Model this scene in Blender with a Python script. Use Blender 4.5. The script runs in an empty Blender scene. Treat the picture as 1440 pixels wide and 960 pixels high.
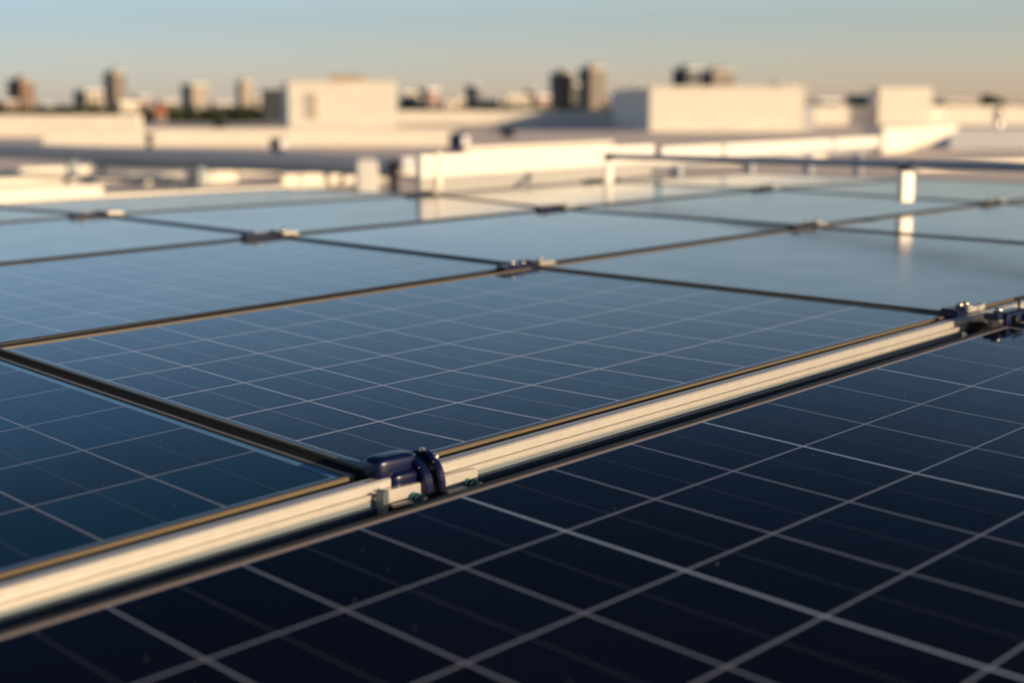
import bpy, bmesh, math, random
from mathutils import Vector, Matrix
random.seed(7)
sc = bpy.context.scene
COL = sc.collection
R = math.radians

# ------------------------------------------------------------------ camera
FPX = 2041.6; PITCH = 0.159299; CAMZ = 1.10
cd = bpy.data.cameras.new('camera'); cam = bpy.data.objects.new('camera', cd); COL.objects.link(cam)
cam.location = (0, 0, CAMZ); cam.rotation_euler = (math.pi/2 - PITCH, 0, 0)
cd.sensor_width = 36; cd.lens = FPX/1440*36
cd.clip_start = .02; cd.clip_end = 9000
cd.dof.use_dof = True; cd.dof.focus_distance = 1.98; cd.dof.aperture_fstop = 2.9
sc.camera = cam

# ------------------------------------------------------------------ light
SUN_AZ = 120.0      # clockwise from +Y (the way the camera looks)
SUN_EL = 13.0
world = bpy.data.worlds.new('World'); sc.world = world; world.use_nodes = True
nt = world.node_tree; bg = nt.nodes['Background']
sky = nt.nodes.new('ShaderNodeTexSky'); sky.sky_type = 'NISHITA'; sky.sun_disc = False
sky.sun_elevation = R(SUN_EL); sky.sun_rotation = R(SUN_AZ)
sky.air_density = 1.0; sky.dust_density = .3; sky.ozone_density = 1.0; sky.altitude = 0
# added sky tint by height, shaped so panel reflections darken towards the foreground
wtc = nt.nodes.new('ShaderNodeTexCoord'); wsep = nt.nodes.new('ShaderNodeSeparateXYZ'); nt.links.new(wtc.outputs['Generated'], wsep.inputs[0])
ramp = nt.nodes.new('ShaderNodeValToRGB'); nt.links.new(wsep.outputs[2], ramp.inputs[0])
el = ramp.color_ramp.elements; SKYK = [(0, (.86, .86, 1.30)), (.06, (.77, .86, 1.18)), (.12, (1.26, 1.30, 1.48)), (.20, (1.08, 1.22, 1.38)), (.27, (.60, .76, .96)), (.35, (.14, .22, .34)), (.46, (.05, .08, .14)), (.7, (.22, .34, .52)), (1, (.35, .5, .7))]
while len(el) < len(SKYK): el.new(.5)
for e_, (p_, c_) in zip(el, SKYK): e_.position = p_; e_.color = (*[min(v, 9) for v in c_], 1)
wm = nt.nodes.new('ShaderNodeMixRGB'); wm.blend_type = 'MULTIPLY'; wm.inputs[0].default_value = 1
nt.links.new(sky.outputs[0], wm.inputs[1]); nt.links.new(ramp.outputs[0], wm.inputs[2])
# a little warmer and brighter towards the sun's side (+X)
wa = nt.nodes.new('ShaderNodeMapRange'); wa.inputs['From Min'].default_value = -.35; wa.inputs['From Max'].default_value = .35
nt.links.new(wsep.outputs[0], wa.inputs['Value'])
wc = nt.nodes.new('ShaderNodeMixRGB'); wc.inputs[1].default_value = (.86, .90, .98, 1); wc.inputs[2].default_value = (1.26, 1.14, 1.06, 1); nt.links.new(wa.outputs[0], wc.inputs[0])
wm2 = nt.nodes.new('ShaderNodeMixRGB'); wm2.blend_type = 'MULTIPLY'; wm2.inputs[0].default_value = 1
nt.links.new(wm.outputs[0], wm2.inputs[1]); nt.links.new(wc.outputs[0], wm2.inputs[2])
nt.links.new(wm2.outputs[0], bg.inputs[0]); bg.inputs[1].default_value = .094
sl = bpy.data.lights.new('sun', 'SUN'); sun = bpy.data.objects.new('sun', sl); COL.objects.link(sun)
sl.energy = 5.0; sl.angle = R(.5); sl.color = (1, .74, .45)
sd = Vector((math.sin(R(SUN_AZ))*math.cos(R(SUN_EL)), math.cos(R(SUN_AZ))*math.cos(R(SUN_EL)), math.sin(R(SUN_EL))))
sun.rotation_euler = sd.to_track_quat('Z', 'Y').to_euler()
sc.view_settings.view_transform = 'Standard'; sc.view_settings.look = 'None'
sc.view_settings.exposure = 0.17; sc.view_settings.gamma = 1; sc.view_settings.use_curve_mapping = False

# ------------------------------------------------------------------ helpers
YAW = 0.7733835
U = Vector((math.sin(YAW), math.cos(YAW), 0)); V = Vector((math.cos(YAW), -math.sin(YAW), 0)); ROTZ = math.pi/2 - YAW
BASE = CAMZ - 0.4005105
def Zs(u, v):
    du, dv = u-1.5, v+1.2
    du = min(du, 5)
    return BASE + .03261677*du - .0321238*dv - .00281606*du*du + .0048950*du*dv - .0039390*dv*dv
def S(u, v, dz=0): return U*u + V*v + Vector((0, 0, Zs(u, v)+dz))
FW = Vector((0, math.cos(PITCH), -math.sin(PITCH))); UP = Vector((0, math.sin(PITCH), math.cos(PITCH)))
def P(x, y, D):
    "the place that lies D metres ahead and is seen at x, y of the 1440 x 960 photograph"
    d = FW + Vector((1, 0, 0))*((x-720)/FPX) - UP*((y-480)/FPX)
    return Vector((0, 0, CAMZ)) + d*(D/d.y)
def X(x, D): return P(x, 152, D).x

def setp(o, **k):
    for a, b in k.items(): o[a] = b
    return o
def mkmesh(name, bm, mat, parent=None, smooth=False, bevel=0):
    me = bpy.data.meshes.new(name)
    if bevel: bmesh.ops.bevel(bm, geom=list(bm.edges), offset=bevel, segments=2, affect='EDGES', clamp_overlap=True)
    bmesh.ops.recalc_face_normals(bm, faces=bm.faces)
    bm.to_mesh(me); bm.free()
    for m in (mat if isinstance(mat, (list, tuple)) else [mat]): me.materials.append(m)
    if smooth:
        for p in me.polygons: p.use_smooth = True
    o = bpy.data.objects.new(name, me); COL.objects.link(o)
    if parent: o.parent = parent
    return o
def thing(name, label, cat, loc=(0, 0, 0), rz=0, group=None):
    o = bpy.data.objects.new(name, None); COL.objects.link(o); o.location = loc; o.rotation_euler = (0, 0, rz)
    o.empty_display_size = .05
    setp(o, label=label, category=cat)
    if group: o['group'] = group
    return o
def box(bm, c, s, M=None):
    x, y, z = c; a, b, h = s[0]/2, s[1]/2, s[2]/2
    vs = [bm.verts.new((M or Matrix()) @ Vector((x+i*a, y+j*b, z+k*h))) for i in (-1, 1) for j in (-1, 1) for k in (-1, 1)]
    for f in ((0, 1, 3, 2), (4, 6, 7, 5), (0, 4, 5, 1), (2, 3, 7, 6), (0, 2, 6, 4), (1, 5, 7, 3)):
        bm.faces.new([vs[i] for i in f])
    return vs
def cyl(bm, a, b, r, r2=None, n=16):
    a, b = Vector(a), Vector(b); d = b-a
    M = Matrix.Translation((a+b)/2) @ d.to_track_quat('Z', 'Y').to_matrix().to_4x4()
    bmesh.ops.create_cone(bm, cap_ends=True, segments=n, radius1=r, radius2=r if r2 is None else r2, depth=d.length, matrix=M)
def prism(bm, prof, x0, x1):
    "profile in (y, z), swept along local x"
    A = [bm.verts.new((x0, y, z)) for y, z in prof]; B = [bm.verts.new((x1, y, z)) for y, z in prof]
    n = len(prof); bm.faces.new(A); bm.faces.new(B[::-1])
    for i in range(n): bm.faces.new((A[i], B[i], B[(i+1) % n], A[(i+1) % n]))
def dup(root, loc, rz=None, label=None):
    r = root.copy(); COL.objects.link(r); r.location = loc
    if rz is not None: r.rotation_euler = (0, 0, rz)
    if label: r['label'] = label
    for ch in list(root.children):
        c = ch.copy(); COL.objects.link(c); c.parent = r
        for g in list(ch.children):
            d = g.copy(); COL.objects.link(d); d.parent = c
    return r

# ------------------------------------------------------------------ materials
def mat(name, col, rough=.6, metal=0, spec=.5, noise=0, scale=8, bump=0, coat=0):
    m = bpy.data.materials.new(name); m.use_nodes = True; n = m.node_tree; b = n.nodes['Principled BSDF']
    b.inputs['Base Color'].default_value = (*col, 1); b.inputs['Roughness'].default_value = rough
    b.inputs['Metallic'].default_value = metal; b.inputs['Specular IOR Level'].default_value = spec
    b.inputs['Coat Weight'].default_value = coat
    if noise or bump:
        tc = n.nodes.new('ShaderNodeTexCoord'); ns = n.nodes.new('ShaderNodeTexNoise')
        ns.inputs['Scale'].default_value = scale; ns.inputs['Detail'].default_value = 6
        n.links.new(tc.outputs['Object'], ns.inputs['Vector'])
        if noise:
            mx = n.nodes.new('ShaderNodeMixRGB'); mx.blend_type = 'MIX'
            mx.inputs[1].default_value = (*[c*(1-noise) for c in col], 1); mx.inputs[2].default_value = (*[min(1, c*(1+noise)) for c in col], 1)
            n.links.new(ns.outputs['Fac'], mx.inputs[0]); n.links.new(mx.outputs[0], b.inputs['Base Color'])
        if bump:
            bp = n.nodes.new('ShaderNodeBump'); bp.inputs['Strength'].default_value = bump; bp.inputs['Distance'].default_value = .01
            n.links.new(ns.outputs['Fac'], bp.inputs['Height']); n.links.new(bp.outputs[0], b.inputs['Normal'])
    return m

def glass_mat(name, cell, line, half=.25, bright=0, edge=(.05, .16, .27), dust=1.0, ior=1.45, rough=.02, finger=.10):
    """glass over solar cells: uv.x / uv.y count cells; line width in cells"""
    m = bpy.data.materials.new(name); m.use_nodes = True; n = m.node_tree; L = n.links; b = n.nodes['Principled BSDF']
    def math_(op, a, c=None, d=None):
        q = n.nodes.new('ShaderNodeMath'); q.operation = op
        for i, w in enumerate((a, c, d)):
            if w is None: continue
            if isinstance(w, (int, float)): q.inputs[i].default_value = w
            else: L.new(w, q.inputs[i])
        return q.outputs[0]
    def mix(f, a, c):
        q = n.nodes.new('ShaderNodeMixRGB')
        if isinstance(f, (int, float)): q.inputs[0].default_value = f
        else: L.new(f, q.inputs[0])
        for i, w in ((1, a), (2, c)):
            if isinstance(w, tuple): q.inputs[i].default_value = (*w, 1)
            else: L.new(w, q.inputs[i])
        return q.outputs[0]
    uv = n.nodes.new('ShaderNodeUVMap'); uv.uv_map = 'cells'
    sx = n.nodes.new('ShaderNodeSeparateXYZ'); L.new(uv.outputs[0], sx.inputs[0]); x, y = sx.outputs[0], sx.outputs[1]
    def ln(c, w):     # 1 on the gap between cells
        return math_('LESS_THAN', math_('PINGPONG', c, .5), w)
    lx, ly = ln(x, .0098), ln(y, .0098)
    hx = ln(math_('ADD', x, .5), .0048)
    # cell to cell tone
    fl = n.nodes.new('ShaderNodeCombineXYZ'); L.new(math_('FLOOR', x), fl.inputs[0]); L.new(math_('FLOOR', y), fl.inputs[1])
    wn = n.nodes.new('ShaderNodeTexWhiteNoise'); L.new(fl.outputs[0], wn.inputs[0])
    c2 = tuple(v*2.8 for v in cell)
    base = mix(wn.outputs[0], cell, c2)
    # fingers, very fine and faint
    fing = math_('LESS_THAN', math_('FRACT', math_('MULTIPLY', y, 62)), .28)
    base = mix(math_('MULTIPLY', fing, finger), base, (.10, .12, .15))
    base = mix(math_('MULTIPLY', hx, half), base, line)
    g = math_('MAXIMUM', lx, ly)
    base = mix(math_('MULTIPLY', g, .9), base, line)
    if bright:
        third = math_('MULTIPLY', ln(math_('DIVIDE', x, 3), .0052), math_('GREATER_THAN', x, 7))
        base = mix(math_('MULTIPLY', third, bright), base, (.42, .55, .75))
    at = n.nodes.new('ShaderNodeAttribute'); at.attribute_name = 'margin'
    base = mix(at.outputs['Fac'], base, edge)
    # dust specks and a thin film of dust
    tc = n.nodes.new('ShaderNodeTexCoord')
    vo = n.nodes.new('ShaderNodeTexVoronoi'); vo.inputs['Scale'].default_value = 55; L.new(tc.outputs['Object'], vo.inputs['Vector'])
    sep = n.nodes.new('ShaderNodeSeparateXYZ'); L.new(vo.outputs['Color'], sep.inputs[0])
    sp = math_('LESS_THAN', vo.outputs['Distance'], math_('MULTIPLY', math_('POWER', sep.outputs[0], 4), .055))
    base = mix(math_('MULTIPLY', sp, .85), base, (.75, .66, .55))
    ns = n.nodes.new('ShaderNodeTexNoise'); ns.inputs['Scale'].default_value = 3.2; ns.inputs['Detail'].default_value = 8; L.new(tc.outputs['Object'], ns.inputs['Vector'])
    film = math_('MULTIPLY', ns.outputs['Fac'], .02*dust)
    base = mix(film, base, (.5, .45, .4))
    L.new(base, b.inputs['Base Color'])
    b.inputs['IOR'].default_value = ior
    ro = math_('MULTIPLY_ADD', ns.outputs['Fac'], .09, rough)
    L.new(math_('MAXIMUM', ro, math_('MULTIPLY', sp, .8)), b.inputs['Roughness'])
    return m

M_glass = glass_mat('panel_glass', (.005, .011, .019), (.70, .72, .84), half=.45, ior=1.5)
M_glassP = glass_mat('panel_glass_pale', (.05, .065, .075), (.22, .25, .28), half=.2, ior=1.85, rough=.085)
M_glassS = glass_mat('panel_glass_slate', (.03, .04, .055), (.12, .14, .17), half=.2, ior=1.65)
M_glassF = glass_mat('panel_glass_foreground', (.0010, .0020, .006), (.27, .31, .42), half=.22, bright=.75, finger=.02, dust=.28, edge=(.50, .42, .39), ior=1.38)  # edge holds the pink reflection of the sunlit lip as colour
M_glassL = glass_mat('panel_glass_blue', (.0006, .016, .036), (.30, .34, .40), half=.26, edge=(.10, .30, .52))
M_frame = mat('panel_frame', (.17, .135, .085), .40, .1)
M_frameD = mat('panel_frame_black', (.018, .018, .020), .45, .1)
M_alu = mat('rail_aluminium', (.62, .60, .57), .38, .5, noise=.12, scale=70)
M_slate = mat('slate_metal_and_rail_shade', (.22, .27, .31), .4, .3)  # slate metal; on the rail its darkness stands for shade
M_dark = mat('dark_metal', (.010, .011, .013), .6, 0, .3)
M_navy = mat('navy_plastic', (.002, .006, .042), .30, 0, .4, coat=.1)
M_bolt = mat('bolt_steel', (.75, .68, .62), .25, .9)
M_teal = mat('bolt_coated', (.025, .12, .15), .3, .6)
M_roof = mat('roof_membrane', (.84, .73, .65), .75, noise=.10, scale=.6, bump=.1)
M_ground = mat('city_ground', (.10, .10, .085), .9, noise=.4, scale=.02)
M_white = mat('white_wall', (.82, .77, .68), .7, noise=.12, scale=1.2)
M_tray = mat('white_tray', (.84, .82, .78), .4, .1, noise=.03, scale=6)
M_grey = mat('grey_steel', (.50, .52, .56), .5, .4, noise=.06, scale=3)
M_brk = mat('bracket_metal', (.50, .47, .43), .35, .8)
M_louvre = mat('louvre_paint', (.62, .55, .46), .6)
M_gap_black = mat('gap_black', (.006, .006, .007), .85, 0, .2)  # black of the strips added to darken the open joints
M_under = mat('backsheet', (.05, .05, .055), .8)

# ------------------------------------------------------------------ setting
bm = bmesh.new()
bmesh.ops.create_grid(bm, x_segments=2, y_segments=2, size=6000, matrix=Matrix.Translation((0, 2000, -9)))
setp(mkmesh('ground', bm, M_ground), kind='structure')
bm = bmesh.new(); box(bm, (0, 36, -4.5), (240, 148, 9.0)); setp(mkmesh('roof', bm, M_roof), kind='structure')

# ------------------------------------------------------------------ panels
GRP = 'solar panels mounted in rows on the roof'
def lerp2(c, s, t):
    return (c[0]*(1-s)+c[1]*s)*(1-t) + (c[3]*(1-s)+c[2]*s)*t
def panel(nl, nr, fr, fl, nx, ny, m_glass, label, x0=0, y0=0, fm=None, fw=.008, inset=.010, lip=.0022):
    """outer corners near-left, near-right, far-right, far-left; nx * ny cells"""
    cen = (nl+nr+fr+fl)/4
    root = thing('solar_panel', label, 'solar panel', cen, ROTZ, GRP)
    inv = (Matrix.Translation(cen) @ Matrix.Rotation(ROTZ, 4, 'Z')).inverted()
    c = [inv @ q for q in (nl, nr, fr, fl)]
    lx = ((c[1]-c[0]).length+(c[2]-c[3]).length)/2; ly = ((c[3]-c[0]).length+(c[2]-c[1]).length)/2
    nrm = (c[1]-c[0]).cross(c[3]-c[0]).normalized()
    def q(a, b, dz=0): return lerp2(c, a/lx, b/ly) + nrm*dz
    # glass sheet with a pale margin around the cells; back-sheet, except the foreground's painted lip reflection
    bm = bmesh.new(); ul = bm.loops.layers.uv.new('cells'); ml = bm.verts.layers.float.new('margin')
    e = .0005
    xs = [fw, fw+inset-e, fw+inset+e, lx-fw-inset-e, lx-fw-inset+e, lx-fw]
    ys = [fw, fw+inset-e, fw+inset+e, ly-fw-inset-e, ly-fw-inset+e, ly-fw]
    g = [[bm.verts.new(q(a, b, -lip)) for a in xs] for b in ys]
    for j in range(6):
        for i in range(6): g[j][i][ml] = 0.0 if (2 <= i <= 3 and 2 <= j <= 3) else 1.0
    def uvc(a, b): return ((a-fw-inset)/(lx-2*fw-2*inset)*nx + x0, (b-fw-inset)/(ly-2*fw-2*inset)*ny + y0)
    for j in range(5):
        for i in range(5):
            f = bm.faces.new((g[j][i], g[j][i+1], g[j+1][i+1], g[j+1][i]))
            for l, (a, b) in zip(f.loops, ((i, j), (i+1, j), (i+1, j+1), (i, j+1))): l[ul].uv = uvc(xs[a], ys[b])
    bmesh.ops.recalc_face_normals(bm, faces=bm.faces)
    if sum((f.normal.z for f in bm.faces)) < 0: bmesh.ops.reverse_faces(bm, faces=bm.faces)
    me = bpy.data.meshes.new('glass'); bm.to_mesh(me); bm.free(); me.materials.append(m_glass)
    o = bpy.data.objects.new('glass', me); COL.objects.link(o); o.parent = root
    # frame: ring 35 mm deep
    bm = bmesh.new(); H = .035
    rings = []
    for off, z in ((0.0012, 0), (0, -.0012), (0, -H), (fw+.012, -H), (fw+.012, -H+.002), (fw, -H+.002), (fw, -.0012), (fw-.0012, 0)):
        rings.append([bm.verts.new(q(a, b, z)) for a, b in ((off, off), (lx-off, off), (lx-off, ly-off), (off, ly-off))])
    n = len(rings)
    for k in range(n):
        A, B = rings[k], rings[(k+1) % n]
        for i in range(4): bm.faces.new((A[i], A[(i+1) % 4], B[(i+1) % 4], B[i]))
    mkmesh('frame', bm, fm or M_frame, root)
    bm = bmesh.new(); bm.faces.new([bm.verts.new(q(a, b, -.009)) for a, b in ((fw, fw), (lx-fw, fw), (lx-fw, ly-fw), (fw, ly-fw))])
    mkmesh('back_sheet', bm, M_under, root)
    return root

V0 = -1.2568            # near edge of the row behind the rail
node = {('A', 0): (1.043, V0), ('B', 0): (2.4447, V0), ('C', 0): (3.575, V0), ('D', 0): (4.72, V0), ('E', 0): (5.95, V0), ('Z', 0): (-.34, V0),
        ('A', 1): (1.065, -2.2395), ('B', 1): (2.3504, -2.2388), ('C', 1): (3.5046, -2.2487), ('D', 1): (4.6221, -2.2477), ('E', 1): (5.8, -2.25), ('Z', 1): (-.32, -2.24),
        ('A', 2): (1.07, -3.17), ('B', 2): (2.3261, -3.1598), ('C', 2): (3.4519, -3.1622), ('D', 2): (4.72, -3.2285), ('E', 2): (5.9, -3.22), ('Z', 2): (-.2, -3.2),
        ('A', 3): (1.08, -4.10), ('B', 3): (2.3354, -4.0702), ('C', 3): (3.6312, -3.9857), ('D', 3): (4.7373, -4.1129), ('E', 3): (5.9, -4.15),
        ('A', 4): (1.09, -5.00), ('B', 4): (2.35, -4.98), ('C', 4): (3.66, -4.93)}
def cell(a, b, r, gm, label):
    def nd(c, rr, su, sv):
        u, v = node[(c, rr)]; gv = .016
        if rr == 0: gv = 0
        if rr == 3: gv = .017
        return S(u+su*(.0125), v+sv*gv)
    dz = Vector((0, 0, -.013 if r == 3 else 0))
    return panel(nd(a, r, 1, -1), nd(b, r, -1, -1), nd(b, r+1, -1, 1)+dz, nd(a, r+1, 1, 1)+dz, 9, 6, gm, label, fm=None if r == 0 else M_frameD)
cell('Z', 'A', 0, M_glassL, 'deep blue solar panel at the left edge just behind the aluminium rail')
cell('A', 'B', 0, M_glass, 'sharp central solar panel between the two rail clamps, thin pale cell grid in focus')
cell('B', 'C', 0, M_glassP, 'grey-blue solar panel right of the sharp central panel, beside the right-hand rail clamp')
cell('C', 'D', 0, M_glassP, 'pale solar panel at the right edge behind the grey-blue panel')
cell('D', 'E', 0, M_glassP, 'sliver of solar panel at the right edge beyond the tube post joint')
cell('A', 'B', 1, M_glass, 'blue solar panel at the left directly behind the sharp central panel, blurred grid still visible')
cell('B', 'C', 1, M_glassS, 'blurred slate blue solar panel touching the sharp central panel only at its far corner')
cell('C', 'D', 1, M_glassP, 'pale blurred solar panel that mirrors the lit tube post')
cell('D', 'E', 1, M_glassP, 'pale grey solar panel under the tube, right of its lit post')
cell('A', 'B', 2, M_glassP, 'pale blue solar panel at the left edge, third row behind the aluminium rail')
cell('B', 'C', 2, M_glassP, 'light blue blurred solar panel reaching the near end of the bright white tray')
cell('C', 'D', 2, M_glassP, 'far solar panel mirroring the bright white tray behind it')
cell('D', 'E', 2, M_glassP, 'far pale solar panel right of the one that mirrors the white tray')
cell('A', 'B', 3, M_glassP, 'hazy cream solar panel at the far left edge before the far golden rail')
cell('B', 'C', 3, M_glassP, 'hazy cream solar panel behind the light blue panel, in front of the far golden rail')

# the foreground panel: cells .1469 x .1545, origin of its grid at u .6355, v -1.1277
uF, vF, aF, bF = .6372, -1.1290, .1466, .1552
e = .015
i0, i1, j1 = -6, 12, 6
FDZ = .0
panel(S(uF+i0*aF-e, vF+j1*bF+e, FDZ), S(uF+i1*aF+e, vF+j1*bF+e, FDZ), S(uF+i1*aF+e, vF-e, FDZ), S(uF+i0*aF-e, vF-e, FDZ),
      i1-i0, j1, M_glassF, fw=.0095, inset=.0055, lip=.0020, label='near-black solar panel filling the foreground in front of the aluminium rail', fm=M_frameD)
u2 = uF+i1*aF+e+.022
panel(S(u2, vF+j1*bF+e), S(u2+18*aF, vF+j1*bF+e), S(u2+18*aF, vF-e), S(u2, vF-e), 18, 6, M_glassF, fw=.0095, inset=.0055, lip=.0020,
      label='corner of a dark solar panel in front of the right-hand rail clamp', fm=M_frameD)

# ------------------------------------------------------------------ rails
def rail(u0, u1, v, label, dz=.0, group='aluminium mounting rails between panel rows'):
    c = S((u0+u1)/2, v, dz)
    root = thing('mounting_rail', label, 'rail', c, ROTZ, group)
    # profile: y away from the camera side, z up; lit side is -y
    pr = [(.009, 0), (-.0055, 0), (-.0075, -.002), (-.0075, -.0105), (-.0015, -.0106), (-.0015, -.0134), (-.0075, -.0139), (-.0075, -.0190), (-.0045, -.0193), (-.0045, -.0205), (-.0070, -.0208), (-.0070, -.0218), (.009, -.0218)]
    lo = [(.007, -.0222), (-.0066, -.0222), (-.0066, -.0275), (-.0105, -.0280), (-.0105, -.0300), (-.0072, -.0305), (-.0072, -.0365), (.007, -.0365)]
    n = int((u1-u0)/.25)
    def sweep(pr, k):
        bm = bmesh.new(); rings = []
        for i in range(n+1):
            u = u0+(u1-u0)*i/n; p = S(u, v, dz)-c
            rings.append([bm.verts.new((u-(u0+u1)/2, y, p.z+z)) for y, z in pr])
        for A, B in zip(rings, rings[1:]):
            for i in range(len(pr)): bm.faces.new((A[i], B[i], B[(i+1) % len(pr)], A[(i+1) % len(pr)]))
        bm.faces.new(rings[0]); bm.faces.new(rings[-1][::-1])
        return bm
    mkmesh('extrusion', sweep(pr, 0), M_alu, root)
    mkmesh('shaded_flange', sweep(lo, 0), M_slate, root)  # lower part of the rail, its shade put into a darker colour
    mkmesh('gap_shade_fill', sweep([(-.030, -.0367), (.013, -.0367), (.013, -.085), (-.030, -.085)], 0), M_dark, root)  # black filler standing for the shade in the gap below
    return root
def dark_strip(k0, k1, k2, w, label):
    """black strip added to keep the open joint between two panels dark, through three lattice nodes"""
    pts = [node[k0], node[k1], node[k2]] if k2 else [node[k0], node[k1]]
    q = []
    for (ua, va), (ub, vb) in zip(pts, pts[1:]):
        for i in range(6): q.append((ua+(ub-ua)*i/6, va+(vb-va)*i/6))
    q.append(pts[-1]); P3 = [S(*t) for t in q]; c = P3[len(P3)//2]
    side = V if abs(q[-1][0]-q[0][0]) > abs(q[-1][1]-q[0][1]) else U
    bm = bmesh.new(); rings = []
    for p in P3:
        rings.append([bm.verts.new(p-c+side*a+Vector((0, 0, z))) for a, z in ((-w, -.0035), (w, -.0035), (w, -.03), (-w, -.03))])
    for A, B in zip(rings, rings[1:]):
        for i in range(4): bm.faces.new((A[i], B[i], B[(i+1) % 4], A[(i+1) % 4]))
    bm.faces.new(rings[0]); bm.faces.new(rings[-1][::-1])
    o = mkmesh('added_dark_strip', bm, M_gap_black); o.location = c
    return setp(o, label=label, category='joint strip', group='black strips added to darken the joints between panels')
VR = V0+.036
rail(-.9, 4.9, VR, 'long bright gold-lit aluminium rail in the gap behind the foreground panel', dz=.003)
rail(.2, 4.0, -5.05, 'blurred far aluminium rail, lit gold, at the back edge of the left panel rows', dz=-.006)
rail(.2, 2.9, -6.1, 'blurred farthest aluminium rail low on the left, beyond the back edge of the panels', dz=-.05)

dark_strip(('A', 0), ('A', 1), ('A', 2), .0110, 'black strip added in the joint between the deep blue panel and the sharp central panel')
dark_strip(('B', 0), ('B', 1), ('B', 2), .0110, 'black strip added in the joint along the right end of the sharp central panel')
dark_strip(('C', 0), ('C', 1), ('C', 2), .0110, 'strip added in the joint between the grey-blue panel and the pale right-edge panel')
dark_strip(('D', 0), ('D', 1), ('D', 2), .0110, 'strip added in the joint running right from the clamp under the tube')
dark_strip(('A', 1), ('B', 1), ('C', 1), .0150, 'black strip added in the joint along the far edge of the sharp central panel')
dark_strip(('A', 2), ('B', 2), ('C', 2), .0150, 'black strip added in the joint between the two left rows of blurred blue panels')
dark_strip(('C', 1), ('D', 1), ('E', 1), .0150, 'black strip added in the joint at the foot of the lit tube post')
dark_strip(('C', 2), ('D', 2), ('E', 2), .0150, 'strip added in the farthest long joint, passing under the tube')
dark_strip(('A', 3), ('B', 3), ('C', 3), .0150, 'strip added in front of the hazy cream panels at the far left')
# ------------------------------------------------------------------ clamps
def hexbolt(bm, x, y, z, r=.006, h=.006, axis='z'):
    d = Vector((0, 0, 1)) if axis == 'z' else Vector((0, -1, 0))
    a = Vector((x, y, z)); cyl(bm, a, a+d*h, r, n=6); cyl(bm, a+d*h, a+d*(h+.004), r*.5, n=10)
def near_clamp():
    a = S(1.088, VR, .003)
    t = thing('saddle_clamp', 'glossy navy saddle clamp straddling the aluminium rail at the corner of the sharp central panel', 'clamp', a, ROTZ)
    def lump(c, h, m, name, e=.45):     # rounded moulded block
        bm = bmesh.new(); bmesh.ops.create_uvsphere(bm, u_segments=36, v_segments=20, radius=1)
        f = lambda t: math.copysign(abs(t)**e, t)
        for v in bm.verts:
            x, y, z = v.co; q = math.hypot(x, y)
            cx, cy = (x/q, y/q) if q > 1e-6 else (0, 0)
            v.co = Vector((c[0]+h[0]*f(cx)*f(q), c[1]+h[1]*f(cy)*f(q), c[2]+h[2]*f(z)))
        return mkmesh(name, bm, m, t, True)
    lump((-.027, .010, .006), (.031, .016, .015), M_navy, 'wing')
    lump((-.018, .002, -.008), (.024, .016, .011), M_navy, 'foot')
    def fin(x, th, k):
        bm = bmesh.new()
        out, inn = [], []
        for i in range(15):
            an = R(158 - i*(158+12)/14)
            out.append((-.008 - .036*math.cos(math.pi-an)*1 if 0 else -.006+.034*math.cos(an), -.018+.036*k*math.sin(an)))
        for i in range(15):
            an = R(-12 + i*(158+12)/14)
            inn.append((-.006+.021*math.cos(an), -.020+.021*k*math.sin(an)))
        # arch curves down towards the camera (-y)
        pr = [(-y, z) for y, z in out+inn]
        prism(bm, pr, x-th/2, x+th/2)
        return mkmesh('arched_jaw', bm, M_navy, t, False, bevel=.0016)
    fin(.000, .013, .90); fin(.021, .010, 1.0)
    bm = bmesh.new(); box(bm, (.010, .003, -.012), (.026, .034, .018)); mkmesh('jaw_block', bm, M_dark, t, False, bevel=.002)
    for x, y, z in ((.001, .004, .0140), (.021, .008, .0170), (.024, -.012, .013)):
        bm = bmesh.new(); cyl(bm, (x, y, z-.004), (x, y, z+.0025), .0036, n=14); mkmesh('bolt', bm, M_bolt, t, True)
    # splice plates on the lit side of the rail, with coated nuts below
    for x, L in ((-.030, .052), (.056, .056)):
        bm = bmesh.new(); box(bm, (x, -.0155, -.019), (L, .010, .015)); box(bm, (x, -.020, -.0285), (L, .016, .003))
        pl = mkmesh('splice_plate', bm, M_alu, t, False, bevel=.0008)
        bm = bmesh.new(); hexbolt(bm, x+.010, -.027, -.027, .0060, .006, 'y'); cyl(bm, (x+.010, -.018, -.027), (x+.010, -.027, -.027), .0075, n=18)
        cyl(bm, (x+.023, -.018, -.029), (x+.023, -.025, -.029), .0045, n=14)
        mkmesh('nut', bm, M_teal, pl)
    bm = bmesh.new(); box(bm, (-.064, -.018, -.026), (.005, .018, .034)); mkmesh('end_lug', bm, M_slate, t, False, bevel=.002)
    return t
near_clamp()
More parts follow.
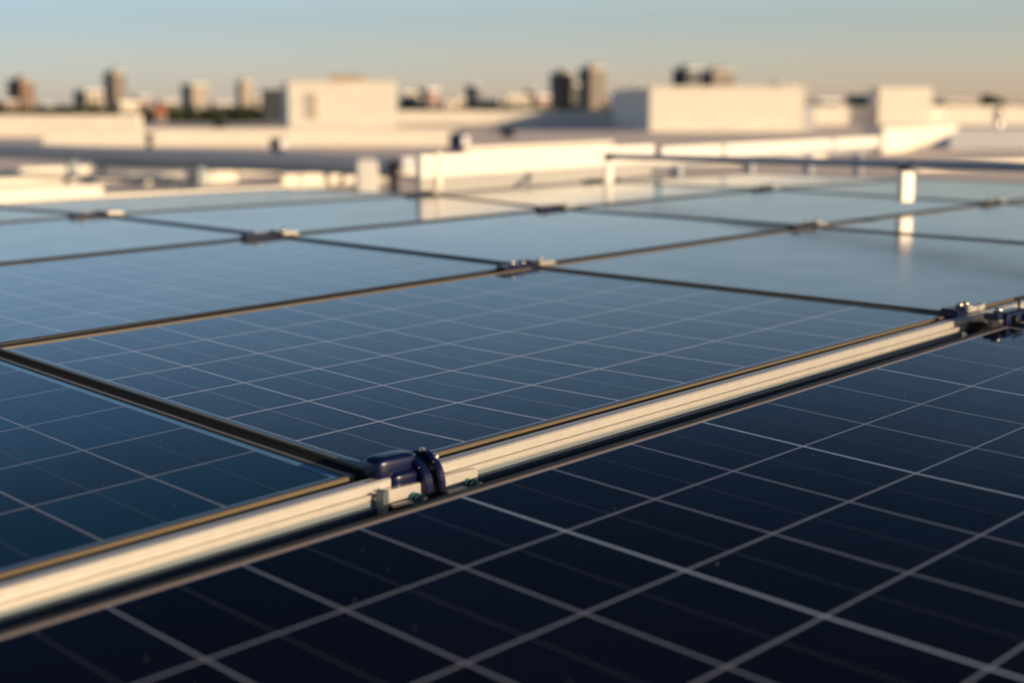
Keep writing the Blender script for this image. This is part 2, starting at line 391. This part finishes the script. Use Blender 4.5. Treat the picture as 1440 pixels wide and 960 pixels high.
def small_clamp(c, label, dz=.0):
    t = thing('mid_clamp', label, 'clamp', c, ROTZ, 'flat dark clamps with shiny bolts at the panel joints')
    bm = bmesh.new(); box(bm, (-.050, -.006, .003), (.105, .030, .010)); mkmesh('clamp_bar', bm, M_navy, t, False, bevel=.003)
    bm = bmesh.new(); cyl(bm, (-.062, -.004, .008), (-.062, -.004, .016), .0065, n=16); mkmesh('bolt', bm, M_bolt, t, True)
    bm = bmesh.new(); cyl(bm, (-.028, -.006, .008), (-.028, -.006, .014), .0045, n=16); mkmesh('bolt', bm, M_bolt, t, True)
    bm = bmesh.new(); box(bm, (.054, .004, .002), (.052, .016, .012)); box(bm, (.054, -.006, -.001), (.056, .008, .006)); br = mkmesh('bracket', bm, M_brk, t, False, bevel=.0015)
    bm = bmesh.new(); cyl(bm, (.040, .006, .008), (.040, .006, .017), .006, n=16); mkmesh('bracket_bolt', bm, M_bolt, br, True)
    bm = bmesh.new(); box(bm, (.006, .012, .002), (.030, .044, .018)); mkmesh('joint_block', bm, M_dark, t, False, bevel=.003)
    return t
def sp(k): return S(*node[k])
c1 = small_clamp(sp(('B', 1)), 'dark clamp with two shiny bolts at the far corner of the sharp central panel')
dup(c1, sp(('B', 2)), None, 'dark clamp at the far corner of the blurred blue panel left of centre')
dup(c1, sp(('B', 3)), None, 'dark clamp at the joint of the farthest cream panels on the left')
dup(c1, sp(('C', 1)), None, 'clamp with glinting bolts at the right corner of the slate blue panel')
dup(c1, sp(('C', 2)), None, 'dark clamp in front of the panel that mirrors the white tray')
dup(c1, sp(('C', 3)), None, 'dark clamp beside the near end of the bright white tray')
dup(c1, sp(('D', 1)), None, 'dark clamp at the right, on the joint line just right of the lit post foot')
dup(c1, sp(('D', 2)), None, 'dark clamp under the tube, midway between its two posts')
dup(c1, sp(('D', 3)), None, 'dark clamp at the array corner by the end post of the tube')

def rail_clamp():
    a = S(2.434, VR)
    t = thing('rail_clamp', 'blue-black bar clamp with silver brackets over the rail at the right edge', 'clamp', a, ROTZ)
    bm = bmesh.new(); box(bm, (.000, -.066, .012), (.115, .028, .012)); box(bm, (.012, -.081, .006), (.092, .006, .024)); mkmesh('clamp_bar', bm, M_navy, t, False, bevel=.003)
    for x in (.05, .09): 
        bm = bmesh.new(); cyl(bm, (x-.05, -.084, .004), (x-.05, -.090, .004), .008, n=14); mkmesh('bolt', bm, M_dark, t, True)
    bm = bmesh.new(); cyl(bm, (-.028, -.066, .018), (-.028, -.066, .026), .008, n=14); mkmesh('bolt', bm, M_bolt, t, True)
    bm = bmesh.new(); box(bm, (.0, .032, .004), (.050, .036, .020)); mkmesh('joint_block', bm, M_navy, t, False, bevel=.004)
    bm = bmesh.new(); box(bm, (.040, .012, .012), (.065, .010, .012)); mkmesh('top_bracket', bm, M_alu, t, False, bevel=.002)
    for x in (.012, .035):
        bm = bmesh.new(); cyl(bm, (x, .028, .014), (x, .028, .022), .007, n=14); mkmesh('bolt', bm, M_bolt, t, True)
    bm = bmesh.new(); box(bm, (-.010, -.022, -.024), (.030, .024, .036)); mkmesh('end_lug', bm, M_dark, t, False, bevel=.003)
    for x in (.040, .105):
        bm = bmesh.new(); box(bm, (x, -.030, -.010), (.045, .010, .016)); mkmesh('splice_plate', bm, M_alu, t, False, bevel=.002)
    bm = bmesh.new(); cyl(bm, (.062, -.062, -.02), (.062, -.062, .034), .0025, n=8); cyl(bm, (.045, -.062, .034), (.085, -.062, .034), .002, n=8); mkmesh('spring_wire', bm, M_dark, t)
    return t
rail_clamp()

# ------------------------------------------------------------------ tube on posts above the far panels
def between(a, b): return (a+b)/2
p1 = P(1273, 281, 4.62); p0 = P(856, 255, 6.1)
zt = CAMZ - (234-152)/FPX*4.62 - .002
tA = Vector((p0.x, p0.y, CAMZ-(219-152)/FPX*6.1)); tB = Vector((p1.x, p1.y, CAMZ-(229.5-152)/FPX*4.62))
dirn = (tB-tA); 
t = thing('raised_tube', 'thin grey tube running just above the far panels on the right, resting on short posts', 'tube', between(tA, tB), 0)
bm = bmesh.new(); inv = -t.location
cyl(bm, tA+inv, tB+dirn*1.2+inv, .0125, n=14); mkmesh('tube', bm, M_grey, t, True)
def post(p, ztop, label, w=.05):
    t = thing('tube_post', label, 'post', p, R(20), 'short white posts under the tube')
    h = ztop-p.z
    bm = bmesh.new(); box(bm, (0, 0, h/2-.01), (w, w*.55, h-.012)); mkmesh('upright', bm, M_tray, t, False, bevel=.004)
    bm = bmesh.new(); box(bm, (0, 0, h-.004), (w*1.1, w*.8, .010)); mkmesh('saddle', bm, M_dark, t, False, bevel=.002)
    for x in (-.012, .014):
        bm = bmesh.new(); bmesh.ops.create_uvsphere(bm, u_segments=14, v_segments=8, radius=.012, matrix=Matrix.Translation((x, 0, h+.012))); mkmesh('cap_nut', bm, M_bolt, t, True)
    return t
post(Vector((p1.x, p1.y, p1.z-.004)), tB.z-.008, 'brightly lit white post with two round cap nuts at the right')
post(Vector((p0.x, p0.y, p0.z-.004)), tA.z-.008, 'small pale post at the left end of the tube, behind the array corner', .036)

# ------------------------------------------------------------------ bright white tray running away behind the array
def along(name, a, b, h, w, m, label, cat, group=None, parts=None):
    d = b-a; L = math.hypot(d.x, d.y); rz = math.atan2(d.y, d.x)
    t = thing(name, label, cat, Vector(((a.x+b.x)/2, (a.y+b.y)/2, (a.z+b.z)/2)), rz, group)
    return t, L
ta = P(592, 272, 5.6); tb = P(1238, 222, 10.3); dt = tb-ta
a, b = ta, ta+dt*.36
t, L = along('cable_tray', a, b, .15, .12, M_tray, 'brightest sunlit white metal tray behind the array, left of the tube end post', 'cable tray', 'white metal trays behind the array')
bm = bmesh.new(); box(bm, (0, .013, .105), (L, .026, .090)); mkmesh('cover', bm, M_tray, t, False, bevel=.004)
bm = bmesh.new(); box(bm, (0, .020, .028), (L-.02, .022, .060)); mkmesh('tray_base', bm, M_alu, t, False, bevel=.003)
for i in range(3):
    bm = bmesh.new(); box(bm, (-L/2+.25+i*(L-.5)/2, .06, -.38), (.05, .05, .74)); mkmesh('leg', bm, M_grey, t)
bm = bmesh.new(); box(bm, (-L*.44, .010, .088), (.035, .034, .140)); mkmesh('joint_strap', bm, M_white, t, False, bevel=.003)
a, b = ta+dt*.375, tb
t, L = along('cable_tray', a, b, .15, .12, M_tray, 'second white metal tray receding towards the right in line with the brightest one', 'cable tray', 'white metal trays behind the array')
bm = bmesh.new(); box(bm, (0, .013, .108), (L, .026, .075)); mkmesh('cover', bm, M_tray, t, False, bevel=.004)
bm = bmesh.new(); box(bm, (0, .05, .050), (L-.02, .012, .020)); mkmesh('tray_base', bm, M_grey, t, False, bevel=.003)
for i in range(4):
    bm = bmesh.new(); box(bm, (-L/2+.3+i*(L-.6)/3, .06, -.38), (.05, .05, .84)); mkmesh('leg', bm, M_grey, t)
for fx in (-.28, .22, .49):
    bm = bmesh.new(); box(bm, (L*fx, .010, .105), (.04, .034, .09)); mkmesh('joint_strap', bm, M_grey, t, False, bevel=.003)
# its second, higher section
a = P(1241, 214, 35.5); b = P(1345, 208, 40)
t, L = along('wall_block', a, b, .5, .3, M_white, 'white sunlit upstand beyond the far end of the tray', 'upstand')
bm = bmesh.new(); F = [(-L/2, -.02), (-L/2+L*.25, .0), (-L/2+L*.62, .16), (L/2, .47), (L/2, .57), (-L/2, .57)]
A = [bm.verts.new((x, 0, z)) for x, z in F]; B = [bm.verts.new((x, .5, z)) for x, z in F]
bm.faces.new(A); bm.faces.new(B[::-1])
for k in range(6): bm.faces.new((A[k], B[k], B[(k+1) % 6], A[(k+1) % 6]))
mkmesh('upstand_body', bm, M_white, t)
bm = bmesh.new(); box(bm, (0, .25, .592), (L+.06, .56, .04)); mkmesh('coping', bm, M_grey, t, False, bevel=.004)
bm = bmesh.new(); box(bm, (L*.2, .3, .24), (.1, .1, .52)); mkmesh('post', bm, M_grey, t)

# ------------------------------------------------------------------ grey bench beam on the left
a = Vector((X(575, 17.6), 17.6, 0)); d = -V
L = 17.0; b = a + d*L
t, L = along('bench_beam', a, b, .2, .2, M_grey, 'long grey steel beam in shade crossing the left background on short legs', 'steel beam')
t.location.z = 0
bm = bmesh.new(); box(bm, (0, 0, .455), (L, .22, .11)); mkmesh('top_beam', bm, M_grey, t, False, bevel=.01)
bm = bmesh.new(); box(bm, (0, .09, .33), (L-.2, .06, .12)); mkmesh('lower_beam', bm, M_slate, t, False, bevel=.008)
for i in range(5):
    x = -L/2+1.0+i*3.6
    bm = bmesh.new(); box(bm, (x, -.09, .205), (.13, .14, .39)); box(bm, (x, -.09, .014), (.3, .3, .02)); mkmesh('leg', bm, M_slate, t, False, bevel=.006)

def rbox(name, x0, x1, ytop, ybase, D, depth, m, label, cat, group=None, rz=0, bev=.01, extra=None, zb=None):
    "an upright box whose front face spans x0..x1 at distance D, standing on the roof"
    xa, xb = X(x0, D), X(x1, D); zt = P(0, ytop, D).z; zbase = P(0, ybase, D).z if zb is None else zb
    t = thing(name, label, cat, ((xa+xb)/2, D, zbase), rz, group)
    W, H = xb-xa, zt-zbase
    bm = bmesh.new(); box(bm, (0, depth/2, H/2), (W, depth, H)); mkmesh('body', bm, m, t, False, bevel=bev)
    if extra: extra(t, W, H, depth)
    return t
def cap(t, W, H, d, m=None, o=.04):
    bm = bmesh.new(); box(bm, (0, d/2, H+.015), (W+o*2, d+o*2, .05)); mkmesh('coping', bm, m or M_white, t, False, bevel=.008)
def cap_dark(t, W, H, d): cap(t, W, H, d, M_grey, .02)
GP = 'low white parapet walls round the roof'
rbox('parapet_wall', -400, 195, 163.5, 0, 58, .5, M_white, 'sunlit white parapet at the left edge, in front of the leftmost towers', 'parapet', GP, extra=cap, zb=0)
rbox('parapet_wall', 60, 640, 183, 0, 43, .4, M_white, 'long sunlit white parapet in the left half, ending by the right-hand navy box', 'parapet', GP, extra=cap, zb=0, rz=R(1.5))
rbox('parapet_wall', 540, 862, 156.5, 0, 104, .5, M_white, 'thin far white parapet between the two white penthouses', 'parapet', GP, extra=cap, zb=0)
rbox('parapet_wall', 1135, 1700, 150, 0, 98, .5, M_white, 'far white parapet at the right, running out of the picture behind the small white box', 'parapet', GP, extra=cap, zb=0)
rbox('parapet_wall', 1338, 1800, 181, 0, 40, 3.0, M_grey, 'low grey upstand in shade at the right edge behind the white upstand', 'parapet', GP, zb=0)

def door(t, x, W=.9, H=1.9):
    bm = bmesh.new(); box(bm, (x, -.03, H/2), (W, .06, H)); d = mkmesh('door', bm, M_grey, t, False, bevel=.01)
    bm = bmesh.new(); box(bm, (x+W*.36, -.09, H*.5), (.05, .05, .2)); mkmesh('handle', bm, M_dark, d)
def penthouse(xl, xr, xfar, ytop, D, Df, label):
    zt = P(0, ytop, D).z; xa, xb = X(xl, D), X(xr, D); xf = X(xfar, Df)
    t = thing('penthouse', label, 'penthouse', ((xa+xb)/2, D, 0), 0, 'white penthouses on the roof')
    W = xb-xa; k = xf-xa; dd = Df-D
    bm = bmesh.new(); vs = []
    for z in (0, zt):
        for x, y in ((-W/2, 0), (W/2, 0), (W/2+k, dd), (-W/2+k, dd)): vs.append(bm.verts.new((x, y, z)))
    for f in ((0, 1, 5, 4), (1, 2, 6, 5), (2, 3, 7, 6), (3, 0, 4, 7), (4, 5, 6, 7), (3, 2, 1, 0)): bm.faces.new([vs[i] for i in f])
    mkmesh('wall', bm, M_white, t)
    bm = bmesh.new(); vs = []
    for z in (zt+.002, zt+.10):
        for x, y in ((-W/2-.1, -.1), (W/2+.1, -.1), (W/2+k+.1, dd+.1), (-W/2+k-.1, dd+.1)): vs.append(bm.verts.new((x, y, z)))
    for f in ((0, 1, 5, 4), (1, 2, 6, 5), (2, 3, 7, 6), (3, 0, 4, 7), (4, 5, 6, 7), (3, 2, 1, 0)): bm.faces.new([vs[i] for i in f])
    mkmesh('roof_edge', bm, M_white, t)
    return t, W, zt
t, W, zt = penthouse(406, 558, 398, 116.5, 84, 92, 'broad white sunlit penthouse left of centre, beside a dark block')
for x in (-1.9, -1.5):
    bm = bmesh.new(); box(bm, (x, -.05, 1.2), (.22, .1, 1.5)); mkmesh('louvre', bm, M_louvre, t)
bm = bmesh.new(); box(bm, (-.0, 3, zt+.27), (1.9, 2, .34)); setp(mkmesh('roof_unit', bm, mat('tan_paint', (.42, .30, .18), .6)), label='low tan unit on top of the left white penthouse', category='roof unit'); bpy.data.objects['roof_unit'].location = t.location
penthouse(914, 1130, 858, 124.5, 70, 106, 'wide white sunlit penthouse right of centre with a shaded left side')
rbox('roof_box', 1236, 1310, 124, 0, 97, 3.0, M_white, 'small white box standing up from the far parapet at the right', 'roof box', extra=cap, zb=0)
rbox('roof_box', 1131, 1146, 150, 0, 71, 1.5, M_grey, 'narrow grey unit against the right end of the wide white penthouse', 'roof unit', zb=0)

rbox('dark_block', 368, 410, 126, 0, 116, 4, mat('dark_cladding', (.065, .07, .085), .6, noise=.1, scale=2), 'dark flat-topped block against the left side of the broad white penthouse', 'roof block', extra=cap_dark, zb=0)
# little navy utility boxes
def ubox(x0, x1, yt, D, label):
    xa, xb = X(x0, D), X(x1, D); zt = P(0, yt, D).z; w = (xb-xa)*.74
    t = thing('utility_box', label, 'utility box', ((xa+xb)/2, D, 0), R(-38), 'navy utility boxes on the roof')
    bm = bmesh.new(); box(bm, (0, 0, zt*.6), (w, w, zt*.8)); mkmesh('casing', bm, mat('navy_paint', (.004, .014, .09), .4), t, False, bevel=.02)
    bm = bmesh.new(); box(bm, (w/2+.02, 0, zt*.6), (.03, w*.6, zt*.5)); mkmesh('door', bm, M_tray, t)  # pale plate puts the sunlit face into colour, no real door
    bm = bmesh.new(); box(bm, (0, 0, zt*.1), (w*.5, w*.5, zt*.2)); mkmesh('plinth', bm, M_dark, t)
ubox(378, 402, 194, 36, 'navy box with its sunlit side painted pale in front of the long white parapet')
ubox(631, 660, 187, 36, 'small navy box with its sunlit side painted pale at the right end of the long white parapet')

# things around the beam end
rbox('junction_box', 500, 528, 226, 0, 17.2, .22, M_tray, 'small cream box standing near the right end of the grey beam', 'junction box', zb=.10, bev=.02,
     extra=lambda t, W, H, d: (mkmesh('lid', (lambda bm: (box(bm, (0, d/2, H+.02), (W*.7, d*.7, .05)), bm)[1])(bmesh.new()), M_bolt, t), mkmesh('stand', (lambda bm: (box(bm, (0, d/2, -.05), (W*.5, d*.5, .10)), bm)[1])(bmesh.new()), M_dark, t)))
def vent(x, yb, yt, D, r, label, m=M_dark, cat='roof vent', grp='round vents on the roof', zb=0):
    t = thing('roof_vent', label, cat, (X(x, D), D, zb), 0, grp)
    zt = P(0, yt, D).z - zb
    bm = bmesh.new(); cyl(bm, (0, 0, 0), (0, 0, zt*.7), r*.6, n=16); mkmesh('pipe', bm, m, t, True)
    bm = bmesh.new(); bmesh.ops.create_uvsphere(bm, u_segments=18, v_segments=10, radius=r, matrix=Matrix.Translation((0, 0, zt-r*.8)) @ Matrix.Diagonal((1, 1, .8, 1))); mkmesh('hood', bm, m, t, True)
    return t
vent(553, 0, 226, 17.5, .09, 'dark hooded vent just right of the cream box by the beam end')
vent(208, 0, 187, 41, .13, 'dark slim vent standing in front of the long white parapet at the left')
vent(308, 0, 171, 62, .28, 'dark vent in the blue shade beyond the long white parapet')
vent(714, 0, 181, 56, .30, 'dark vent in the shade left of the wide white penthouse')
vent(1405, 0, 153, 60, .25, 'shiny ball sized like a blurred sun glint at the right edge', M_bolt)  # polished ball sized to an out-of-focus glint
zz = P(0, 133, 76).z
vent(896, 0, 119, 92, .38, 'round tan ball added for a blurred glint on the shaded left of the wide penthouse', M_tray, zb=P(0, 124.5, 70).z)  # pale ball put in for an out-of-focus highlight
vent(1109, 0, 116, 74, .36, 'pale round vent near the right end of the wide penthouse roof', M_tray, zb=P(0, 124.5, 70).z)
bm = bmesh.new(); cyl(bm, (0, 0, 0), (0, 0, 7), .03, .015, n=8); o = mkmesh('antenna_mast', bm, M_slate); o.location = (X(913, 90), 90, 0); setp(o, label='thin antenna mast rising beside the left edge of the wide penthouse', category='mast')

# pale kerbs lying across the roof, two of them added for sunlit patches of roof
def kerb(x0, y0, x1, y1, h, label):
    D0 = CAMZ*FPX/(y0-152); D1 = CAMZ*FPX/(y1-152)
    a = Vector((X(x0, D0), D0, 0)); b = Vector((X(x1, D1), D1, 0))
    t, L = along('roof_kerb', a, b, h, .2, M_white, label, 'kerb', 'white kerbs lying on the roof')
    bm = bmesh.new(); box(bm, (0, 0, h/2), (L, .16, h)); mkmesh('kerb_body', bm, M_white, t, False, bevel=.015)
    bm = bmesh.new(); box(bm, (0, 0, h+.012), (L+.02, .20, .02)); mkmesh('cap_strip', bm, M_tray, t, False, bevel=.003)
kerb(-60, 281, 135, 272, .10, 'white kerb at the left edge below the grey beam')
kerb(390, 262, 545, 250, .16, 'bright white kerb just left of the tray near the cream box')
kerb(195, 258, 250, 255, .12, 'short kerb added for a sunlit roof patch under the grey beam by its second leg')  # white kerb standing in for sunlit bare roof
kerb(262, 259, 325, 252, .16, 'kerb added for a sunlit roof patch, right of the middle leg of the grey beam')  # another white kerb in place of a sunlit patch
kerb(900, 232, 1160, 224, .10, 'low pale kerb seen beyond the tube in the middle right')
kerb(560, 251, 596, 247, .14, 'short bright kerb between the vent and the near end of the tray')

kerb(-120, 249, 120, 242, .09, 'thin white kerb at the left edge, farthest of those below the grey beam')
kerb(-90, 262, 320, 246, .07, 'long thin white kerb slanting across the left roof behind the far golden rail')
kerb(330, 244, 500, 238, .07, 'thin pale kerb under the right part of the grey beam')
kerb(640, 214, 860, 204, .10, 'far thin kerb above the brightest tray, right of the navy box')
kerb(1290, 238, 1500, 230, .10, 'low pale kerb at the right edge just above the tube')
def strut(x0, y0, x1, y1, z, label):
    D0 = (CAMZ-z)*FPX/(y0-152); D1 = (CAMZ-z)*FPX/(y1-152)
    a = Vector((X(x0, D0), D0, 0)); b = Vector((X(x1, D1), D1, 0))
    t, L = along('roof_strut', a, b, z, .2, M_slate, label, 'steel strut', 'dark steel struts above the left roof')
    bm = bmesh.new(); box(bm, (0, 0, z), (L, .07, .07)); mkmesh('bar', bm, M_slate, t, False, bevel=.008)
    for k in range(3):
        bm = bmesh.new(); box(bm, (-L/2+.15+k*(L-.3)/2, 0, z/2-.02), (.06, .06, z-.03)); mkmesh('foot', bm, M_slate, t)
strut(-60, 243, 250, 250, .18, 'dark steel strut low at the left, nearer than the grey beam')
strut(130, 231, 470, 240, .22, 'dark steel strut just below the middle of the grey beam')
strut(420, 238, 600, 249, .14, 'short dark steel strut by the small cream box')
# ------------------------------------------------------------------ the city
def facade(name, col, win, sx, sz):
    m = bpy.data.materials.new(name); m.use_nodes = True; n = m.node_tree; b = n.nodes['Principled BSDF']
    tc = n.nodes.new('ShaderNodeTexCoord'); s = n.nodes.new('ShaderNodeSeparateXYZ'); n.links.new(tc.outputs['Object'], s.inputs[0])
    ad = n.nodes.new('ShaderNodeMath'); ad.operation = 'ADD'; n.links.new(s.outputs[0], ad.inputs[0]); n.links.new(s.outputs[1], ad.inputs[1])
    cb = n.nodes.new('ShaderNodeCombineXYZ'); n.links.new(ad.outputs[0], cb.inputs[0]); n.links.new(s.outputs[2], cb.inputs[1])
    br = n.nodes.new('ShaderNodeTexBrick'); br.offset = 0; br.inputs['Scale'].default_value = 1
    br.inputs['Brick Width'].default_value = sx; br.inputs['Row Height'].default_value = sz; br.inputs['Mortar Size'].default_value = min(sx, sz)*.17
    br.inputs['Mortar Smooth'].default_value = 0
    br.inputs['Color1'].default_value = (*win, 1); br.inputs['Color2'].default_value = (*[w*1.7 for w in win], 1); br.inputs['Mortar'].default_value = (*col, 1)
    n.links.new(cb.outputs[0], br.inputs['Vector']); n.links.new(br.outputs['Color'], b.inputs['Base Color'])
    b.inputs['Roughness'].default_value = .6
    return m
F_tan = facade('facade_tan', (.27, .21, .165), (.06, .06, .07), 3.2, 3.3)
F_brown = facade('facade_brown', (.28, .16, .10), (.06, .05, .05), 3.0, 3.1)
F_pale = facade('facade_pale', (.50, .42, .34), (.10, .10, .10), 3.6, 3.4)
F_dark = facade('facade_dark', (.06, .07, .085), (.03, .035, .05), 3.0, 3.4)
F_pink = facade('facade_pink', (.42, .27, .24), (.13, .10, .10), 3.2, 3.2)
M_red = mat('red_tiles', (.42, .12, .06), .8, noise=.15, scale=.5)
GND = -9.0
def tower(x0, xm, x1, ytop, D, m, label, cat='tower', left=None, grp='city towers on the horizon', cat_roof=True):
    """left face x0..xm turned from the sun, right face xm..x1 in it"""
    c = Vector((X(xm, D), D, 0)); wl = max(.1, (xm-x0))/FPX*D; wr = (x1-xm)/FPX*D
    th = R(33) - math.atan2(c.x, D)             # how far the lit face turns from the line of sight
    Lr = wr/math.cos(R(33)); Ll = wl/math.sin(R(33))
    zt = P(0, ytop, D).z; H = zt-GND
    t = thing('city_tower' if cat == 'tower' else 'city_block', label, cat, (c.x, c.y, GND), th, grp)
    nfl = max(2, int(H/3.3))
    bm = bmesh.new(); box(bm, (Lr/2, Ll/2, H/2), (Lr, Ll, H))
    for k in range(1, nfl): box(bm, (Lr/2, Ll/2, k*H/nfl), (Lr+.5, Ll+.5, .35))
    mkmesh('wall', bm, m, t)
    bm = bmesh.new(); box(bm, (Lr/2, Ll/2, H+.4), (Lr+.6, Ll+.6, .8)); mkmesh('roof', bm, M_white if m in (F_pale, F_tan) else M_grey, t)
    if H > 25:
        bm = bmesh.new(); box(bm, (Lr*.5, Ll*.5, H+1.9), (Lr*.45, Ll*.45, 2.2)); mkmesh('plant_room', bm, m, t)
    return t
tower(13, 31, 49, 114, 900, F_brown, 'leftmost brown tower with a dark left side')
tower(148, 161, 177, 103, 950, F_tan, 'tall slim tower in the left part of the skyline, the tallest on the left')
tower(256, 271, 292, 120, 900, F_pale, 'blue-and-peach tower between the tall left tower and the left penthouse')
tower(333, 341, 356, 116, 980, F_pale, 'narrow pale tower just left of the broad white penthouse')
tower(655, 668, 675, 122, 900, F_dark, 'slim dark tower midway between the two penthouses')
tower(773, 789, 807, 104, 900, F_tan, 'left one of the twin towers beside the wide penthouse')
tower(813, 830, 851, 97, 880, F_tan, 'right one of the twin towers, slightly taller, beside the wide penthouse')
tower(945, 965, 982, 98, 900, F_dark, 'dark tower rising behind the left end of the wide penthouse')
tower(984, 1002, 1031, 101, 930, F_tan, 'broad tan-topped tower right of the dark tower behind the wide penthouse')
GB = 'low city buildings on the horizon'
tower(-8, 4, 24, 143, 600, F_pink, 'low pink block at the left edge of the skyline', 'building', grp=GB)
tower(105, 122, 145, 130, 560, F_pale, 'low pale block with a dark left side, left of the tall slim tower', 'building', grp=GB)
tower(166, 170, 193, 148, 300, F_pale, 'small cream block at the foot of the tall slim tower', 'building', grp=GB)
tower(186, 196, 212, 138, 620, F_pink, 'low pinkish block right of the tall slim tower', 'building', grp=GB)
tower(562, 588, 591, 138, 520, F_dark, 'low dark block right beside the broad white penthouse', 'building', grp=GB)
tower(566, 568, 590, 131, 700, F_pale, 'pale block peeping over the low dark block', 'building', grp=GB)
tower(588, 603, 618, 128, 560, F_pink, 'reddish block with a dark left side right of the broad white penthouse', 'building', grp=GB)
tower(620, 626, 646, 146, 480, F_pale, 'very low cream block left of the slim dark tower', 'building', grp=GB)
tower(660, 703, 707, 143, 560, F_dark, 'long low dark block at the foot of the slim dark tower', 'building', grp=GB)
tower(706, 712, 746, 137, 620, F_pale, 'low cream block left of the twin towers', 'building', grp=GB)
tower(738, 749, 753, 128, 740, F_dark, 'small bluish block behind the low cream block', 'building', grp=GB)
tower(751, 756, 773, 137, 640, F_pink, 'small pinkish block against the left twin tower', 'building', grp=GB)
tower(868, 884, 892, 129, 500, F_dark, 'dark block showing over the shaded side of the wide penthouse', 'building', grp=GB)
tower(1190, 1232, 1240, 136, 520, F_dark, 'low slate block left of the small white roof box', 'building', grp=GB)
tower(1084, 1096, 1101, 120, 640, F_dark, 'dark roof top showing over the right end of the wide penthouse', 'building', grp=GB)
for a_ in ((58, 62, 74, 149, 520, F_dark, 'low dark shed right of the leftmost brown tower'), (219, 228, 250, 144, 680, F_pale, 'low pale block behind the red-roofed house'),
           (296, 303, 326, 147, 560, F_pink, 'low pinkish block between the peach tower and the narrow pale tower'), (357, 361, 370, 139, 560, F_pale, 'thin pale block against the dark side of the left penthouse'),
           (636, 642, 654, 140, 720, F_tan, 'small tan block just left of the slim dark tower'), (808, 810, 814, 121, 760, F_dark, 'dark gap-filling block between the twin towers'),
           (852, 856, 868, 139, 640, F_pink, 'low pinkish block between the right twin tower and the wide penthouse'), (1144, 1152, 1180, 143, 600, F_dark, 'long low dark shed right of the wide penthouse'),
           (1316, 1330, 1366, 144, 620, F_tan, 'long low tan shed left of the round dark tree')):
    tower(*a_, 'building', grp=GB)
# house with red roof
t = thing('red_roof_house', 'house with an orange-red roof right of the low pinkish block', 'house', (X(225, 330), 330, GND), R(20), GB)
hz = P(0, 156, 330).z-GND; w = 15/FPX*330
bm = bmesh.new(); box(bm, (0, 0, hz/2-.3), (w*.95, w, hz-.6)); mkmesh('wall', bm, M_red if 0 else F_pink, t)
bm = bmesh.new(); vs = [bm.verts.new(v) for v in ((-w/2, -w*.55, hz-.58), (w/2, -w*.55, hz-.58), (w/2, w*.55, hz-.58), (-w/2, w*.55, hz-.58), (-w/2, 0, hz+1), (w/2, 0, hz+1))]
for f in ((0, 1, 5, 4), (2, 3, 4, 5), (0, 4, 3), (1, 2, 5), (0, 3, 2, 1)): bm.faces.new([vs[i] for i in f])
mkmesh('roof', bm, M_red, t)

# ------------------------------------------------------------------ trees
M_leaf = mat('foliage', (.035, .045, .020), .8, noise=.5, scale=.6)
M_bark = mat('bark', (.07, .05, .035), .9)
def tree(x, yt, D, w, label, grp='trees on the horizon'):
    H = P(0, yt, D).z-GND; r = w/FPX*D/2
    t = thing('tree', label, 'tree', (X(x, D), D, GND), random.random()*6, grp)
    bm = bmesh.new(); cyl(bm, (0, 0, 0), (0, 0, H*.6), r*.10, r*.05, n=8)
    for k in range(5):
        an = k*1.3; cyl(bm, (0, 0, H*.4), (math.cos(an)*r*.5, math.sin(an)*r*.5, H*.72), r*.04, r*.015, n=6)
    mkmesh('trunk', bm, M_bark, t)
    bm = bmesh.new(); ch = min(H*.85, r*3.0); cz = H-ch/2
    clumps = [(Vector((random.uniform(-.6, .6)*r, random.uniform(-.6, .6)*r, cz+random.uniform(-.33, .30)*ch)), random.uniform(.34, .52)*r) for _ in range(24)]
    clumps.append((Vector((0, 0, cz+.2*ch)), .5*r))
    for c, cr in clumps:
        for _ in range(120):
            d = Vector((random.gauss(0, 1), random.gauss(0, 1), random.gauss(0, 1))).normalized()*cr*random.uniform(.6, 1.05)
            p = c+d; s = r*random.uniform(.07, .13)
            q = Vector((random.gauss(0, 1), random.gauss(0, 1), random.gauss(0, 1))).to_track_quat('Z', 'Y').to_matrix()
            bm.faces.new([bm.verts.new(p+q @ Vector(v)) for v in ((-s, -s, 0), (s, -s*.6, 0), (s*.8, s, 0), (-s*.5, s, 0))])
    mkmesh('crown', bm, M_leaf, t)
tree(1394, 127, 260, 46, 'round dark tree above the far parapet at the right')
tree(346, 149, 240, 40, 'dark tree at the foot of the narrow pale tower')
tree(1322, 140, 300, 26, 'small dark tree just right of the small white roof box')
tree(1160, 141, 320, 30, 'small dark tree between the wide penthouse and the low slate block')
for x, y, lab in ((70, 149, 'dark tree right of the leftmost brown tower'), (90, 147, 'dark tree left of the low pale block'), (106, 149, 'dark tree in front of the left side of the low pale block'),
                  (305, 152, 'dark tree right of the blue-and-peach tower'), (240, 153, 'dark tree left of the blue-and-peach tower'), (1215, 146, 'dark tree before the low slate block'), (142, 150, 'dark tree left of the tall slim tower foot')):
    tree(x, y, 380, 34, lab)
bm = bmesh.new()
for k in range(8000):
    an = R(random.uniform(-32, 32)); D = random.uniform(420, 700); s = random.uniform(1.2, 3)
    h = 8.6*(random.random()**.5)
    q = Vector((random.gauss(0, 1), random.gauss(0, 1), random.gauss(0, 1))).to_track_quat('Z', 'Y').to_matrix()
    p = Vector((math.sin(an)*D, math.cos(an)*D, GND+h))
    bm.faces.new([bm.verts.new(p+q @ Vector(v)) for v in ((-s, -s, 0), (s, -s*.6, 0), (s*.8, s, 0), (-s*.5, s, 0))])
setp(mkmesh('far_trees', bm, M_leaf), kind='stuff', label='low dark belt of far trees at the foot of the skyline', category='trees')
